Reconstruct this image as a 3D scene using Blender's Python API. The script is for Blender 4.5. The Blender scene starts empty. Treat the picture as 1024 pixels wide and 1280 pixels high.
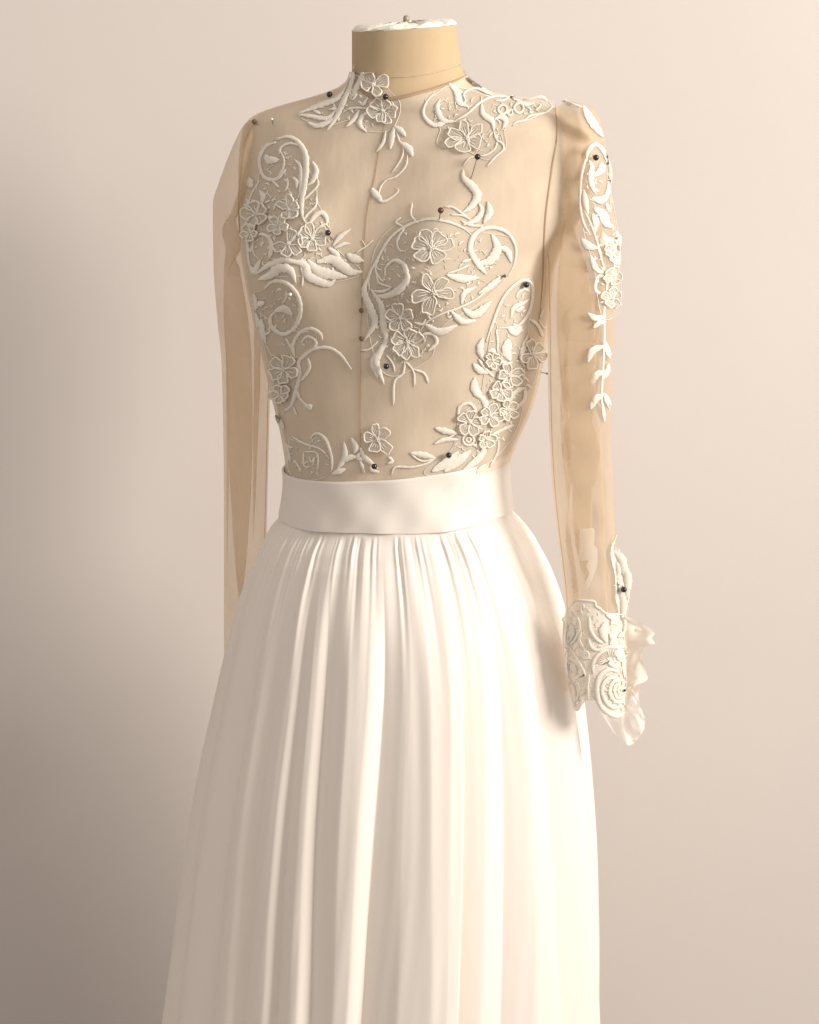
import bpy, bmesh, math, random
import numpy as np
from mathutils import Vector, Matrix
from mathutils.bvhtree import BVHTree
from mathutils.geometry import delaunay_2d_cdt
random.seed(7)
np.random.seed(7)
SC = bpy.context.scene
COL = SC.collection

# ------------------------------------------------------------------ camera
CAM = Vector((0.0, -2.6, 1.60)); AIM = Vector((0.0, 0.0, 1.0))
FPX = (AIM - CAM).length / 0.0009            # focal length in pixels of the 1024x1280 photograph
cd = bpy.data.cameras.new('camera'); cam = bpy.data.objects.new('camera', cd); COL.objects.link(cam)
cam.location = CAM
cam.rotation_euler = (AIM - CAM).to_track_quat('-Z', 'Y').to_euler()
cd.sensor_fit = 'VERTICAL'; cd.sensor_height = 36.0; cd.lens = FPX / 1280 * 36.0
cd.clip_start = 0.05; cd.clip_end = 50
SC.camera = cam

# ------------------------------------------------------------------ light
w = bpy.data.worlds.new('World'); SC.world = w; w.use_nodes = True
bg = w.node_tree.nodes['Background']; bg.inputs[0].default_value = (1.0, 0.905, 0.82, 1); bg.inputs[1].default_value = 0.70

def area(name, loc, target, sx, sy, power, col):
    ld = bpy.data.lights.new(name, 'AREA'); ld.shape = 'RECTANGLE'; ld.size = sx; ld.size_y = sy
    ld.energy = power; ld.color = col
    o = bpy.data.objects.new(name, ld); COL.objects.link(o); o.location = loc
    o.rotation_euler = (Vector(target) - Vector(loc)).to_track_quat('-Z', 'Y').to_euler()
    return o
lamp = area('window_light', (3.55, -2.15, 2.75), (0.35, 0.3, 1.4), 1.5, 1.5, 52, (1.0, 0.925, 0.84))
lamp.data.spread = math.radians(75)

vs = SC.view_settings
vs.view_transform = 'Standard'; vs.look = 'None'; vs.exposure = 0.0; vs.gamma = 1.0; vs.use_curve_mapping = False
SC.cycles.transparent_max_bounces = 24
SC.cycles.max_bounces = 8

# ------------------------------------------------------------------ picture-to-place helpers
RM = cam.rotation_euler.to_matrix()
def ray(px, py):
    return (RM @ Vector(((px - 512) / FPX, -(py - 640) / FPX, -1.0))).normalized()
def at(px, py, Y=0.0):
    d = ray(px, py); return CAM + d * ((Y - CAM.y) / d.y)

def project(p):
    q = RM.transposed() @ (Vector(p) - CAM); return 512 + FPX * q.x / -q.z, 640 - FPX * q.y / -q.z

def smooth_table(rows, ys):
    """monotone cubic interpolation of each column of rows (first column = key)"""
    r = np.array(rows, float); x = r[:, 0]; out = []
    h = np.diff(x)
    for c in range(1, r.shape[1]):
        y = r[:, c]; d = np.diff(y) / h
        m = np.zeros(len(x)); m[0] = d[0]; m[-1] = d[-1]
        for i in range(1, len(x) - 1):
            m[i] = 0 if d[i-1] * d[i] <= 0 else 2 * d[i-1] * d[i] / (d[i-1] + d[i])
        k = np.clip(np.searchsorted(x, ys) - 1, 0, len(x) - 2)
        t = (ys - x[k]) / h[k]; t = np.clip(t, 0, 1)
        out.append((2*t**3-3*t**2+1)*y[k] + (t**3-2*t**2+t)*h[k]*m[k] + (-2*t**3+3*t**2)*y[k+1] + (t**3-t**2)*h[k]*m[k+1])
    return np.array(out).T

# ------------------------------------------------------------------ materials
def mat(name, col, rough=0.6, sheen=0.0, spec=0.3, bump=None, var=None):
    m = bpy.data.materials.new(name); m.use_nodes = True
    nt = m.node_tree; p = nt.nodes['Principled BSDF']
    p.inputs['Base Color'].default_value = (*col, 1); p.inputs['Roughness'].default_value = rough
    p.inputs['Specular IOR Level'].default_value = spec
    p.inputs['Sheen Weight'].default_value = sheen; p.inputs['Sheen Roughness'].default_value = 0.4
    if var or bump:
        tc = nt.nodes.new('ShaderNodeTexCoord')
    if var:
        sc_, amt = var
        n = nt.nodes.new('ShaderNodeTexNoise'); n.inputs['Scale'].default_value = sc_; n.inputs['Detail'].default_value = 4
        nt.links.new(tc.outputs['Object'], n.inputs['Vector'])
        mx = nt.nodes.new('ShaderNodeMix'); mx.data_type = 'RGBA'
        mx.inputs[6].default_value = (*[c * (1 - amt) for c in col], 1); mx.inputs[7].default_value = (*[min(1, c * (1 + amt)) for c in col], 1)
        nt.links.new(n.outputs['Fac'], mx.inputs[0]); nt.links.new(mx.outputs[2], p.inputs['Base Color'])
    if bump:
        kind, sc_, strength, dist = bump
        if kind == 'weave':
            mp = []
            for dr in ('X', 'Z'):
                wv = nt.nodes.new('ShaderNodeTexWave'); wv.wave_type = 'BANDS'; wv.bands_direction = dr
                wv.inputs['Scale'].default_value = sc_; wv.inputs['Distortion'].default_value = 1.2; wv.inputs['Detail'].default_value = 1
                nt.links.new(tc.outputs['Object'], wv.inputs['Vector']); mp.append(wv)
            ad = nt.nodes.new('ShaderNodeMath'); ad.operation = 'ADD'
            nt.links.new(mp[0].outputs['Fac'], ad.inputs[0]); nt.links.new(mp[1].outputs['Fac'], ad.inputs[1]); src = ad.outputs[0]
        elif kind == 'stitch':
            uv = nt.nodes.new('ShaderNodeUVMap'); uv.uv_map = 'UVMap'
            wv = nt.nodes.new('ShaderNodeTexWave'); wv.bands_direction = 'X'; wv.inputs['Scale'].default_value = sc_
            wv.inputs['Distortion'].default_value = 2.5; wv.inputs['Detail'].default_value = 2; wv.inputs['Detail Scale'].default_value = 2
            nt.links.new(uv.outputs[0], wv.inputs['Vector']); src = wv.outputs['Fac']
        elif kind == 'crease':
            mpg = nt.nodes.new('ShaderNodeMapping'); mpg.inputs['Scale'].default_value = (42, 42, 2.2)
            nt.links.new(tc.outputs['Object'], mpg.inputs[0])
            n = nt.nodes.new('ShaderNodeTexNoise'); n.inputs['Scale'].default_value = sc_; n.inputs['Detail'].default_value = 7; n.inputs['Roughness'].default_value = 0.6
            nt.links.new(mpg.outputs[0], n.inputs['Vector']); src = n.outputs['Fac']
        else:
            n = nt.nodes.new('ShaderNodeTexNoise'); n.inputs['Scale'].default_value = sc_; n.inputs['Detail'].default_value = 6
            nt.links.new(tc.outputs['Object'], n.inputs['Vector']); src = n.outputs['Fac']
        b = nt.nodes.new('ShaderNodeBump'); b.inputs['Strength'].default_value = strength; b.inputs['Distance'].default_value = dist
        nt.links.new(src, b.inputs['Height']); nt.links.new(b.outputs[0], p.inputs['Normal'])
    return m

def sheer(name, col, opacity, tint=(1, 1, 1), transl=0.5, var=0.0, bump=0.0):
    """thin see-through cloth: gaps between the threads (transparent) and the threads themselves"""
    m = bpy.data.materials.new(name); m.use_nodes = True; nt = m.node_tree; nt.nodes.clear()
    out = nt.nodes.new('ShaderNodeOutputMaterial'); mx = nt.nodes.new('ShaderNodeMixShader')
    tr = nt.nodes.new('ShaderNodeBsdfTransparent'); tr.inputs[0].default_value = (*tint, 1)
    df = nt.nodes.new('ShaderNodeBsdfDiffuse'); df.inputs[0].default_value = (*col, 1)
    tl = nt.nodes.new('ShaderNodeBsdfTranslucent'); tl.inputs[0].default_value = (*col, 1)
    m2 = nt.nodes.new('ShaderNodeMixShader'); m2.inputs[0].default_value = transl
    nt.links.new(df.outputs[0], m2.inputs[1]); nt.links.new(tl.outputs[0], m2.inputs[2])
    mx.inputs[0].default_value = opacity
    if bump:
        tc2 = nt.nodes.new('ShaderNodeTexCoord'); mp2 = nt.nodes.new('ShaderNodeMapping'); mp2.inputs['Scale'].default_value = (26, 26, 9); mp2.inputs['Rotation'].default_value = (0, 0.35, 0)
        n2 = nt.nodes.new('ShaderNodeTexNoise'); n2.inputs['Scale'].default_value = 1; n2.inputs['Detail'].default_value = 5
        bp = nt.nodes.new('ShaderNodeBump'); bp.inputs['Strength'].default_value = bump; bp.inputs['Distance'].default_value = 0.006
        nt.links.new(tc2.outputs['Object'], mp2.inputs[0]); nt.links.new(mp2.outputs[0], n2.inputs['Vector']); nt.links.new(n2.outputs['Fac'], bp.inputs['Height'])
        nt.links.new(bp.outputs[0], df.inputs['Normal']); nt.links.new(bp.outputs[0], tl.inputs['Normal'])
    if var:
        tc = nt.nodes.new('ShaderNodeTexCoord'); n = nt.nodes.new('ShaderNodeTexNoise'); n.inputs['Scale'].default_value = 9; n.inputs['Detail'].default_value = 5
        mp = nt.nodes.new('ShaderNodeMapping'); mp.inputs['Scale'].default_value = (3, 3, 0.6)
        mr = nt.nodes.new('ShaderNodeMapRange'); mr.inputs[1].default_value = 0.3; mr.inputs[2].default_value = 0.7
        mr.inputs[3].default_value = opacity - var; mr.inputs[4].default_value = opacity + var
        nt.links.new(tc.outputs['Object'], mp.inputs[0]); nt.links.new(mp.outputs[0], n.inputs['Vector'])
        nt.links.new(n.outputs['Fac'], mr.inputs[0]); nt.links.new(mr.outputs[0], mx.inputs[0])
    nt.links.new(tr.outputs[0], mx.inputs[1]); nt.links.new(m2.outputs[0], mx.inputs[2]); nt.links.new(mx.outputs[0], out.inputs[0])
    return m

M = {
 'wall': mat('matte_plaster', (0.595, 0.555, 0.53), 0.9, var=(2.2, 0.045), bump=('noise', 60, 0.06, 0.002)),
 'floor': mat('pale_floor', (0.36, 0.33, 0.30), 0.6, var=(3, 0.1)),
 'linen': mat('form_linen', (0.54, 0.415, 0.265), 0.85, spec=0.12, var=(26, 0.13), bump=('weave', 330, 0.5, 0.0006)),
 'cap': mat('cotton_wadding', (0.84, 0.80, 0.72), 0.95, bump=('noise', 260, 0.6, 0.002)),
 'metal': mat('dull_metal', (0.30, 0.26, 0.20), 0.4, spec=0.6),
 'satin': mat('ivory_satin', (0.80, 0.745, 0.69), 0.5, sheen=0.15, spec=0.3, var=(5, 0.015), bump=('crease', 1.0, 0.13, 0.003)),
 'band': mat('ivory_band_satin', (0.77, 0.715, 0.66), 0.45, sheen=0.1, spec=0.4, bump=('noise', 14, 0.10, 0.006)),
 'thread': mat('ivory_thread', (0.86, 0.80, 0.71), 0.7, sheen=0.2, spec=0.2, bump=('stitch', 1.0, 0.6, 0.0007)),
 'net': sheer('ivory_net', (0.84, 0.80, 0.72), 0.48),
 'sleeve_net': sheer('sleeve_net', (0.86, 0.82, 0.74), 0.22),
 'petal_net': sheer('petal_net', (0.86, 0.82, 0.74), 0.66),
 'cuff_net': sheer('cuff_net', (0.90, 0.86, 0.79), 0.80, transl=0.3),
 'bodice': sheer('beige_tulle', (0.94, 0.83, 0.69), 0.64, transl=0.2, var=0.04, bump=0.35),
 'sleeve': sheer('beige_tulle_sleeve', (0.77, 0.63, 0.455), 0.41, transl=0.5, var=0.06, bump=0.5),
 'seam': sheer('beige_seam', (0.56, 0.43, 0.30), 0.6, transl=0.3),
 'organza': sheer('ivory_organza', (0.95, 0.91, 0.85), 0.88, transl=0.45),
 'tail': sheer('ivory_tulle', (0.95, 0.92, 0.88), 0.6, transl=0.4),
 'pin_dark': mat('pin_black', (0.012, 0.010, 0.010), 0.18, spec=0.7),
 'pin_red': mat('pin_brown', (0.09, 0.025, 0.018), 0.2, spec=0.7),
 'pin_pearl': mat('pin_pearl', (0.85, 0.80, 0.72), 0.2, spec=0.6),
 'stud': mat('stud_brown', (0.16, 0.10, 0.06), 0.4),
 'steel': mat('pin_steel', (0.16, 0.13, 0.11), 0.35, spec=0.6),
}

# ------------------------------------------------------------------ object helpers
def obj(name, verts, faces, m, parent=None, uvs=None, smooth=True, mats=None, fmat=None):
    me = bpy.data.meshes.new(name); me.from_pydata([tuple(v) for v in verts], [], faces)
    if uvs is not None:
        ul = me.uv_layers.new(name='UVMap')
        li = np.empty(len(me.loops), np.int32); me.loops.foreach_get('vertex_index', li)
        ul.data.foreach_set('uv', np.asarray(uvs, np.float32)[li].ravel())
    for x in (mats or [m]): me.materials.append(M[x])
    if fmat is not None: me.polygons.foreach_set('material_index', fmat)
    if smooth: me.polygons.foreach_set('use_smooth', [True] * len(me.polygons))
    me.validate(); me.update()
    o = bpy.data.objects.new(name, me); COL.objects.link(o)
    if parent:
        o.parent = parent; o.matrix_parent_inverse = Matrix.Translation(-parent.location)
    return o
def thing(name, loc, label, cat, group=None):
    o = bpy.data.objects.new(name, None); COL.objects.link(o); o.location = loc; o.empty_display_size = 0.03
    o['label'] = label; o['category'] = cat
    if group: o['group'] = group
    return o
def grid_faces(nr, nc, closed=True, off=0):
    f = []
    for i in range(nr - 1):
        for j in range(nc if closed else nc - 1):
            k = (j + 1) % nc
            f.append((off + i*nc + j, off + i*nc + k, off + (i+1)*nc + k, off + (i+1)*nc + j))
    return f
def tube_pts(pts, rad, n=8):
    """round tube along 3-D points, closed ends"""
    pts = [Vector(p) for p in pts]; V = []; F = []
    rad = rad if hasattr(rad, '__len__') else [rad] * len(pts)
    up = Vector((0.13, 0.31, 0.94))
    for i, p in enumerate(pts):
        t = (pts[min(i+1, len(pts)-1)] - pts[max(i-1, 0)]).normalized()
        a = t.cross(up); a = a.normalized() if a.length > 1e-4 else t.orthogonal().normalized(); b = t.cross(a)
        for k in range(n):
            c = 2*math.pi*k/n; V.append(p + (a*math.cos(c) + b*math.sin(c)) * rad[i])
    F = grid_faces(len(pts), n)
    F.append(tuple(range(n))[::-1]); F.append(tuple((len(pts)-1)*n + k for k in range(n)))
    return V, F
def catmull(pts, step):
    P = [np.array(p, float) for p in pts]
    if len(P) == 2: P = [P[0], (P[0]+P[1])/2, P[1]]
    Q = [2*P[0]-P[1]] + P + [2*P[-1]-P[-2]]; out = []
    for i in range(1, len(Q) - 2):
        p0, p1, p2, p3 = Q[i-1], Q[i], Q[i+1], Q[i+2]
        n = max(2, int(math.ceil(np.linalg.norm(p2-p1) / step)))
        for k in range(n):
            t = k / n
            out.append(0.5*((2*p1) + (-p0+p2)*t + (2*p0-5*p1+4*p2-p3)*t*t + (-p0+3*p1-3*p2+p3)*t**3))
    out.append(P[-1]); return out

# ------------------------------------------------------------------ the setting
Wv = [(-4, 0, -1.0), (4, 0, -1.0), (4, 0, 4.5), (-4, 0, 4.5), (-4, 0.1, -1.0), (4, 0.1, -1.0), (4, 0.1, 4.5), (-4, 0.1, 4.5)]
wall = obj('wall', Wv, [(0,1,2,3), (5,4,7,6), (0,3,7,4), (1,5,6,2), (3,2,6,7), (0,4,5,1)], 'wall', smooth=False)
wall.location.y = 0.46; wall['kind'] = 'structure'
floor = obj('floor', [(-4, -4, 0), (4, -4, 0), (4, 0.47, 0), (-4, 0.47, 0)], [(0, 1, 2, 3)], 'floor', smooth=False); floor['kind'] = 'structure'

# ------------------------------------------------------------------ dress form
TH = math.radians(20)                     # the form is turned a little to its own right
ST, CT = math.sin(TH), math.cos(TH)
# picture row, left edge, right edge (photo px), depth to the front, to the back (m), roundness
BODY = [
 (28, 440, 570, .060, .060, 2.0), (60, 440, 573, .061, .061, 2.0), (85, 440, 577, .063, .062, 2.0), (98, 438, 583, .066, .064, 2.0),
 (108, 428, 596, .072, .068, 2.0), (117, 408, 622, .078, .072, 2.05), (126, 380, 660, .080, .074, 2.1), (135, 350, 698, .081, .076, 2.2),
 (144, 325, 722, .083, .078, 2.3), (153, 311, 733, .086, .080, 2.35), (165, 304, 739, .090, .084, 2.4), (190, 300, 741, .097, .090, 2.45),
 (220, 299, 738, .104, .094, 2.45), (250, 299, 730, .110, .096, 2.4), (280, 300, 715, .114, .096, 2.35), (310, 302, 696, .116, .096, 2.3),
 (350, 308, 685, .118, .095, 2.25), (400, 318, 681, .118, .093, 2.2), (450, 330, 673, .116, .091, 2.15), (500, 342, 661, .113, .090, 2.1),
 (550, 355, 641, .111, .090, 2.1), (590, 360, 630, .110, .090, 2.1), (640, 355, 634, .113, .094, 2.1), (720, 335, 660, .118, .10, 2.1)]
def body_rings(ys, nc, off=0.0, wob=0.0):
    T = smooth_table(BODY, np.array(ys, float)); V = []
    for y, (xl, xr, bf, bb, ne) in zip(ys, T):
        c = at(512, y, 0.0); z = c.z
        XL, XR = at(xl, y).x - off, at(xr, y).x + off
        bust_z = at(512, 322).z; x0 = []; y0 = []
        a = (XR - XL) / 2 / CT
        for j in range(nc):
            t = 2*math.pi*j/nc; ct, st = math.cos(t), math.sin(t)
            u = a * math.copysign(abs(ct)**(2/ne), ct); v = math.copysign(abs(st)**(2/ne), st) * ((bf if st > 0 else bb) + off)
            if st > 0:
                for sg in (-1, 1):
                    dz = (z - bust_z); sz = 0.052 if dz < 0 else 0.075
                    v += 0.029 * st * math.exp(-((u - sg*0.086)/0.052)**2 - (dz/sz)**2)
            x0.append(u*CT - v*ST); y0.append(-u*ST - v*CT)
        x0 = np.array(x0); y0 = np.array(y0)
        x0 = XL + (x0 - x0.min()) * (XR - XL) / (x0.max() - x0.min())
        # silhouettes were read on the plane Y=0: correct for perspective depth
        for X, Y in zip(x0, y0): V.append(Vector((X, Y, z)))
    return V
ys = np.concatenate([np.linspace(35, 100, 16), np.linspace(103, 170, 34), np.linspace(175, 720, 90)])
NC = 160
fv = body_rings(ys, NC)
# the neck is cut on a slant
for j in range(16 * NC):
    k = 1 - (j // NC) / 16
    fv[j].z += k * (fv[j].x - at(505, 30).x) * 0.07
form = thing('dress_form', (0, 0.0, at(512, 720).z), 'linen-covered tailor dress form with bare neck and white wadded top', 'dress form')
ff = grid_faces(len(ys), NC); ff.append(tuple((len(ys)-1)*NC + k for k in range(NC)))
obj('torso', fv, ff, 'linen', form)
# wadding on top of the neck
ring = fv[:NC]; cen = sum(ring, Vector()) / NC
V = []; F = []
prof = [(0.995, 0.000), (1.006, 0.001), (0.995, 0.0025), (0.93, 0.004), (0.75, 0.005), (0.5, 0.0052), (0.25, 0.0052)]
for q, (s, h) in enumerate(prof):
    for j, p in enumerate(ring):
        n = 0.0011 * (math.sin(j*0.31+q) + math.sin(j*0.77+2*q)) * (0.5 if q < 2 else 1)
        V.append(cen + (p - cen) * s + Vector((0, 0, h + n*(0.4 if q < 2 else 1))))
V.append(cen + Vector((0, 0, 0.005)))
F = grid_faces(len(prof), NC)[:]; L = (len(prof)-1)*NC
F = [f[::-1] for f in F] + [(L + j, L + (j+1) % NC, len(V)-1) for j in range(NC)]
obj('neck_cap', V, F, 'cap', form)
p = at(508, 28, -0.005)
Vn, Fn = tube_pts([p + Vector((0, 0, -.012)), p + Vector((0, 0, 0.0)), p + Vector((0, 0, .001)), p + Vector((0, 0, .006)), p + Vector((0, 0, .0075))], [.0022, .0022, .0036, .0032, .0015], 12)
obj('neck_screw', Vn, Fn, 'metal', form)

BV_FORM = BVHTree.FromPolygons(fv, ff)
P_ = []
for k in range(25):
    x = 441 + 134 * k / 24; h_ = BV_FORM.ray_cast(CAM, ray(x, 99 - 0.0022 * (x - 500)**2 - 0.04 * (x - 441)))
    if h_[0] is not None: P_.append(h_[0])
Vn, Fn = tube_pts(P_, 0.0007, 6); obj('neck_seam', Vn, Fn, 'linen', form)

# ------------------------------------------------------------------ blouse
def hit(bv, px, py, back=None):
    """the point of a surface seen at a photo pixel, with its outward normal; off the edge it keeps the depth of the nearest edge"""
    d = ray(px, py); h = bv.ray_cast(CAM, d)
    if h[0] is not None:
        n = h[1] if h[1].dot(d) < 0 else -h[1]
        g = -n.dot(d)
        if g < 0.35: n = (n - d * (0.35 - g) * 2).normalized()     # near an edge the lace stands off a little
        if h[0].y > 0.05 and h[0].z > 1.0 and back is None: return at(px, py, 0.05), n   # does not wrap away round the back
        return h[0], n
    q = bv.find_nearest(at(px, py, -0.03))
    return at(px, py, q[0].y), (q[1] if q[1].dot(d) < 0 else -q[1]) * 0.4 - d * 0.6

blouse = thing('blouse', (0, 0, at(512, 600).z), 'sheer beige tulle blouse with long sleeves on the dress form', 'blouse')
yb = np.concatenate([np.linspace(88, 170, 70), np.linspace(172, 610, 170)])
bv_v = body_rings(yb, 360, off=0.0032)
for i in range(len(yb)):                               # faint pulls in the tulle
    for j in range(360):
        v = bv_v[i*360 + j]
        v.y += 0.0009 * math.sin(v.x*60 + v.z*45) * math.sin(v.z*30 - v.x*20) + 0.0008 * math.sin(v.x*95 - v.z*70 + 2*math.sin(v.z*25))
bv_f = grid_faces(len(yb), 360)
# the collar line dips in front and rises at the side of the neck
CL = np.array([(400, 112), (440, 104), (455, 116), (475, 124), (500, 122), (540, 112), (565, 103), (584, 94), (620, 92)], float)
keep = []
for f in bv_f:
    c = sum((bv_v[k] for k in f), Vector()) / 4
    px, py = project(c)
    if c.z < at(512, 140).z: keep.append(f); continue
    if py > np.interp(px, CL[:, 0], CL[:, 1]) - (0 if c.y < 0 else 8): keep.append(f)
BV = BVHTree.FromPolygons(bv_v, bv_f)
bv_f = keep
bodice = obj('bodice', bv_v, bv_f, 'bodice', blouse)
def seam(name, pts, r, parent, bv=BV, m='seam', lift=0.0005):
    P = [];
    for q in catmull(pts, 6):
        h, n = hit(bv, q[0], q[1]); P.append(h + n * lift)
    k = len(P); Vt, Ft = tube_pts(P, [r * min(1, .15 + 4*i/k, .15 + 4*(k-1-i)/k) for i in range(k)], 6); return obj(name, Vt, Ft, m, parent)
seam('collar_binding', [tuple(p) for p in CL[1:-1]], 0.0022, bodice, lift=0.0)
seam('centre_seam', [(486, 130), (480, 160), (474, 190), (468, 225), (460, 262), (456, 300), (453, 350), (452, 420), (451, 500), (451, 592)], 0.0007, bodice)
seam('armhole_seam', [(694, 128), (696, 170), (690, 210), (683, 260), (680, 300), (678, 350), (674, 400)], 0.0010, bodice)
seam('armhole_seam', [(320, 152), (308, 175), (302, 215), (299, 260), (301, 300)], 0.0013, bodice)

def sleeve(rows, pleats, nr, fn=60, bn=34, crumple=0.0):
    r0, r1 = rows[0][0], rows[-1][0]; ys_ = np.linspace(r0, r1, nr); T = smooth_table(rows, ys_); V = []
    for y, (xl, xr, yc, hd) in zip(ys_, T):
        z = at(512, y, yc).z; XL = at(xl, y, yc).x; XR = at(xr, y, yc).x; W = XR - XL
        for j in range(fn):
            q = j / (fn - 1); x = q; dy = 0.0
            for (qa, qb, ya, yz, A, wd, dl) in pleats:
                if ya - 40 < y < yz + 40:
                    t = min(1, max(0, (y - ya) / (yz - ya))); env = math.sin(math.pi * min(1, max(0, (y - ya + 40) / (yz - ya + 80)))) ** 0.6
                    tau = (q - (qa + (qb - qa) * t)) / wd
                    x -= env * A * tau * math.exp(-tau * tau); dy += env * dl * math.tanh(tau * 1.2) * math.exp(-(tau * 0.35)**2)
            wv = crumple * (math.sin(y*0.045 + q*7) + 0.6*math.sin(y*0.11 - q*11)) * math.sin(math.pi*q)
            V.append(Vector((XL + W * x, yc - hd * (max(0, 1 - (2*q - 1)**2))**0.6 + dy + wv, z)))
        for j in range(1, bn):
            q = 1 - j / bn
            wv = crumple * (math.sin(y*0.05 + q*6 + 2))
            V.append(Vector((XL + W * q, yc + hd * (max(0, 1 - (2*q - 1)**2))**0.6 + wv * math.sin(math.pi*q), z)))
    n = fn + bn - 1
    return V, grid_faces(nr, n), n

SR = [(129, 704, 728, -.070, .030), (134, 697, 740, -.070, .046), (145, 692, 748, -.066, .056), (175, 687, 756, -.062, .066), (220, 683, 762, -.060, .070),
      (260, 680, 767, -.065, .062), (330, 682, 774, -.078, .050), (400, 684, 768, -.095, .042), (520, 686, 764, -.090, .034), (600, 690, 766, -.09, .032),
      (670, 697, 769, -.092, .030), (700, 701, 771, -.094, .030), (750, 706, 776, -.097, .030), (800, 707, 782, -.10, .030), (850, 709, 784, -.103, .030), (866, 712, 782, -.104, .028)]
PR = [(0.31, 0.50, 300, 560, .80, .09, .009), (0.49, 0.40, 560, 690, .5, .08, .006), (0.22, 0.24, 420, 620, .26, .05, .004), (0.74, 0.70, 280, 430, .2, .05, .004), (0.8, 0.72, 560, 740, .16, .05, .004), (0.16, 0.2, 640, 760, .2, .05, .004)]
rv, rf, rn = sleeve(SR, PR, 150, crumple=0.0022)
sl = obj('sleeve', rv, rf, 'sleeve', blouse); sl['label'] = 'right-hand sleeve with lace down its outer edge and a lace cuff'
# smooth support for the lace on this sleeve: its front without the pleats, running on past the edge
ysp = np.linspace(124, 960, 140); TSP = smooth_table(SR, ysp); SPV = []
for y, (xl, xr, yc, hd) in zip(ysp, TSP):
    XL, XR = at(xl, y, yc).x, at(xr, y, yc).x
    for k in range(41):
        q = -0.6 + 2.2 * k / 40; qq = min(.93, max(.07, q))
        SPV.append(Vector((XL + (XR - XL) * q, yc - hd * (1 - (2*qq - 1)**2)**0.6 - 0.0035 + 0.05 * (XR - XL) * abs(q - qq), at(512, y, yc).z)))
BV_SR = BVHTree.FromPolygons(SPV, grid_faces(140, 41, False))
SL = [(150, 312, 322, .03, .012), (156, 305, 327, .035, .026), (170, 297, 331, .04, .045), (200, 284, 336, .05, .062), (230, 273, 339, .055, .066), (255, 266, 340, .06, .060), (330, 267, 341, .075, .045),
      (400, 272, 341, .085, .036), (450, 277, 339, .095, .032), (520, 279, 337, .11, .030), (600, 280, 335, .13, .028), (680, 280, 333, .16, .028), (790, 280, 330, .24, .028), (880, 281, 326, .30, .028)]
PL = [(0.36, 0.44, 300, 720, .80, .10, .010), (0.5, 0.22, 240, 330, .24, .05, .004), (0.78, 0.72, 230, 640, .24, .05, .004), (0.14, 0.1, 420, 700, .14, .05, .003)]
lv, lf, ln = sleeve(SL, PL, 140, crumple=0.0020)
s2 = obj('sleeve', lv, lf, 'sleeve', blouse); s2['label'] = 'left-hand sleeve hanging limp behind the skirt'
# long underarm seam of each sleeve
Vt, Ft = tube_pts([rv[i*rn + 2] for i in range(30, 150)], 0.0004, 6); obj('underarm_seam', Vt, Ft, 'seam', sl)
Vt, Ft = tube_pts([lv[i*ln + 57] for i in range(25, 140)], 0.0004, 6); obj('underarm_seam', Vt, Ft, 'seam', s2)

# ------------------------------------------------------------------ skirt
skirt = thing('skirt', (0, 0, at(512, 1330).z), 'long gathered ivory satin skirt with a wide plain waistband', 'skirt')
NB = 240
yw = np.linspace(572, 636, 26)
wv_ = body_rings(yw, NB, off=0.0062)
x_mid = at(496, 590).x
for i in range(len(yw)):
    t = i / (len(yw) - 1)
    for j in range(NB):
        v = wv_[i*NB + j]
        v.z += (v.x - x_mid) * (0.115 * (1 - t) + 0.06 * t) + 0.0012 * math.sin(j * 0.13) * t
        o_ = Vector((v.x - x_mid, v.y, 0)).normalized() * 0.0008 * t; v.x += o_.x; v.y += o_.y
        v.y += 0.0014 * math.sin(v.x * 38 + t * 2) * t + 0.0008 * math.sin(v.x * 90 - t * 5) + 0.0006 * math.sin(v.x * 170 + 4 * t) * t
# turned-over top edge and a thickness
inner = [v + Vector((0, 0, 0.0006)) - Vector((v.x - x_mid, v.y, 0)).normalized() * 0.0022 for v in wv_[:NB]]
inner2 = [v - Vector((0, 0, 0.02)) for v in inner]
allv = inner2 + inner + wv_
band = obj('waistband', allv, grid_faces(len(yw) + 2, NB), 'band', skirt)

SK = [(612, 353, 633, .113), (622, 350, 637, .116), (640, 342, 647, .122), (660, 334, 658, .128), (690, 322, 674, .136), (715, 312, 688, .142), (770, 296, 709, .155), (820, 284, 721, .166), (870, 273, 727, .176),
      (960, 254, 735, .192), (1060, 238, 740, .206), (1160, 225, 742, .218), (1280, 209, 742, .230), (1420, 192, 742, .245), (1790, 150, 748, .29)]
# valleys between the folds: photo x near the gathers, photo x at the foot of the picture, height factor of the fold right of it, where its crest lies
VAL = [(352, 262, .22, .60), (372, 303, .23, .75), (397, 345, .28, .72), (419, 391, .30, .76), (481, 447, .38, .90), (556, 562, .20, .45), (592, 622, .23, .62), (622, 702, .28, .62)]
SUB = [(499, 493, .0045, .045), (519, 529, .0050, .040), (538, 541, .0035, .03), (408, 368, .003, .03), (446, 420, .0035, .035), (574, 592, .0025, .03), (606, 655, .003, .04)]   # smaller folds riding on the large ones
NS = 1100
y_s = np.concatenate([np.linspace(629, 700, 60), np.linspace(702, 1400, 170), np.linspace(1410, 1770, 30)])
TS = smooth_table(SK, y_s)
al = np.linspace(-math.pi, math.pi, NS, endpoint=False)
rng = np.random.RandomState(3)
gath = np.zeros(NS); gath2 = np.zeros(NS)
for f_, a_ in [(61, 1), (83, .9), (47, .8), (109, .8), (149, .7), (187, .5)]: gath += a_ * np.sin(al * f_ + rng.rand() * 6.28 + 1.5*np.sin(al*5 + rng.rand()*6))
for f_, a_ in [(31, 1), (43, .8), (53, .6)]: gath2 += a_ * np.sin(al * f_ + rng.rand() * 6.28 + np.sin(al*4 + rng.rand()*6))
gath = np.sign(gath) * np.abs(gath) ** 0.8 / 1.6; gath2 /= 1.5
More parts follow.
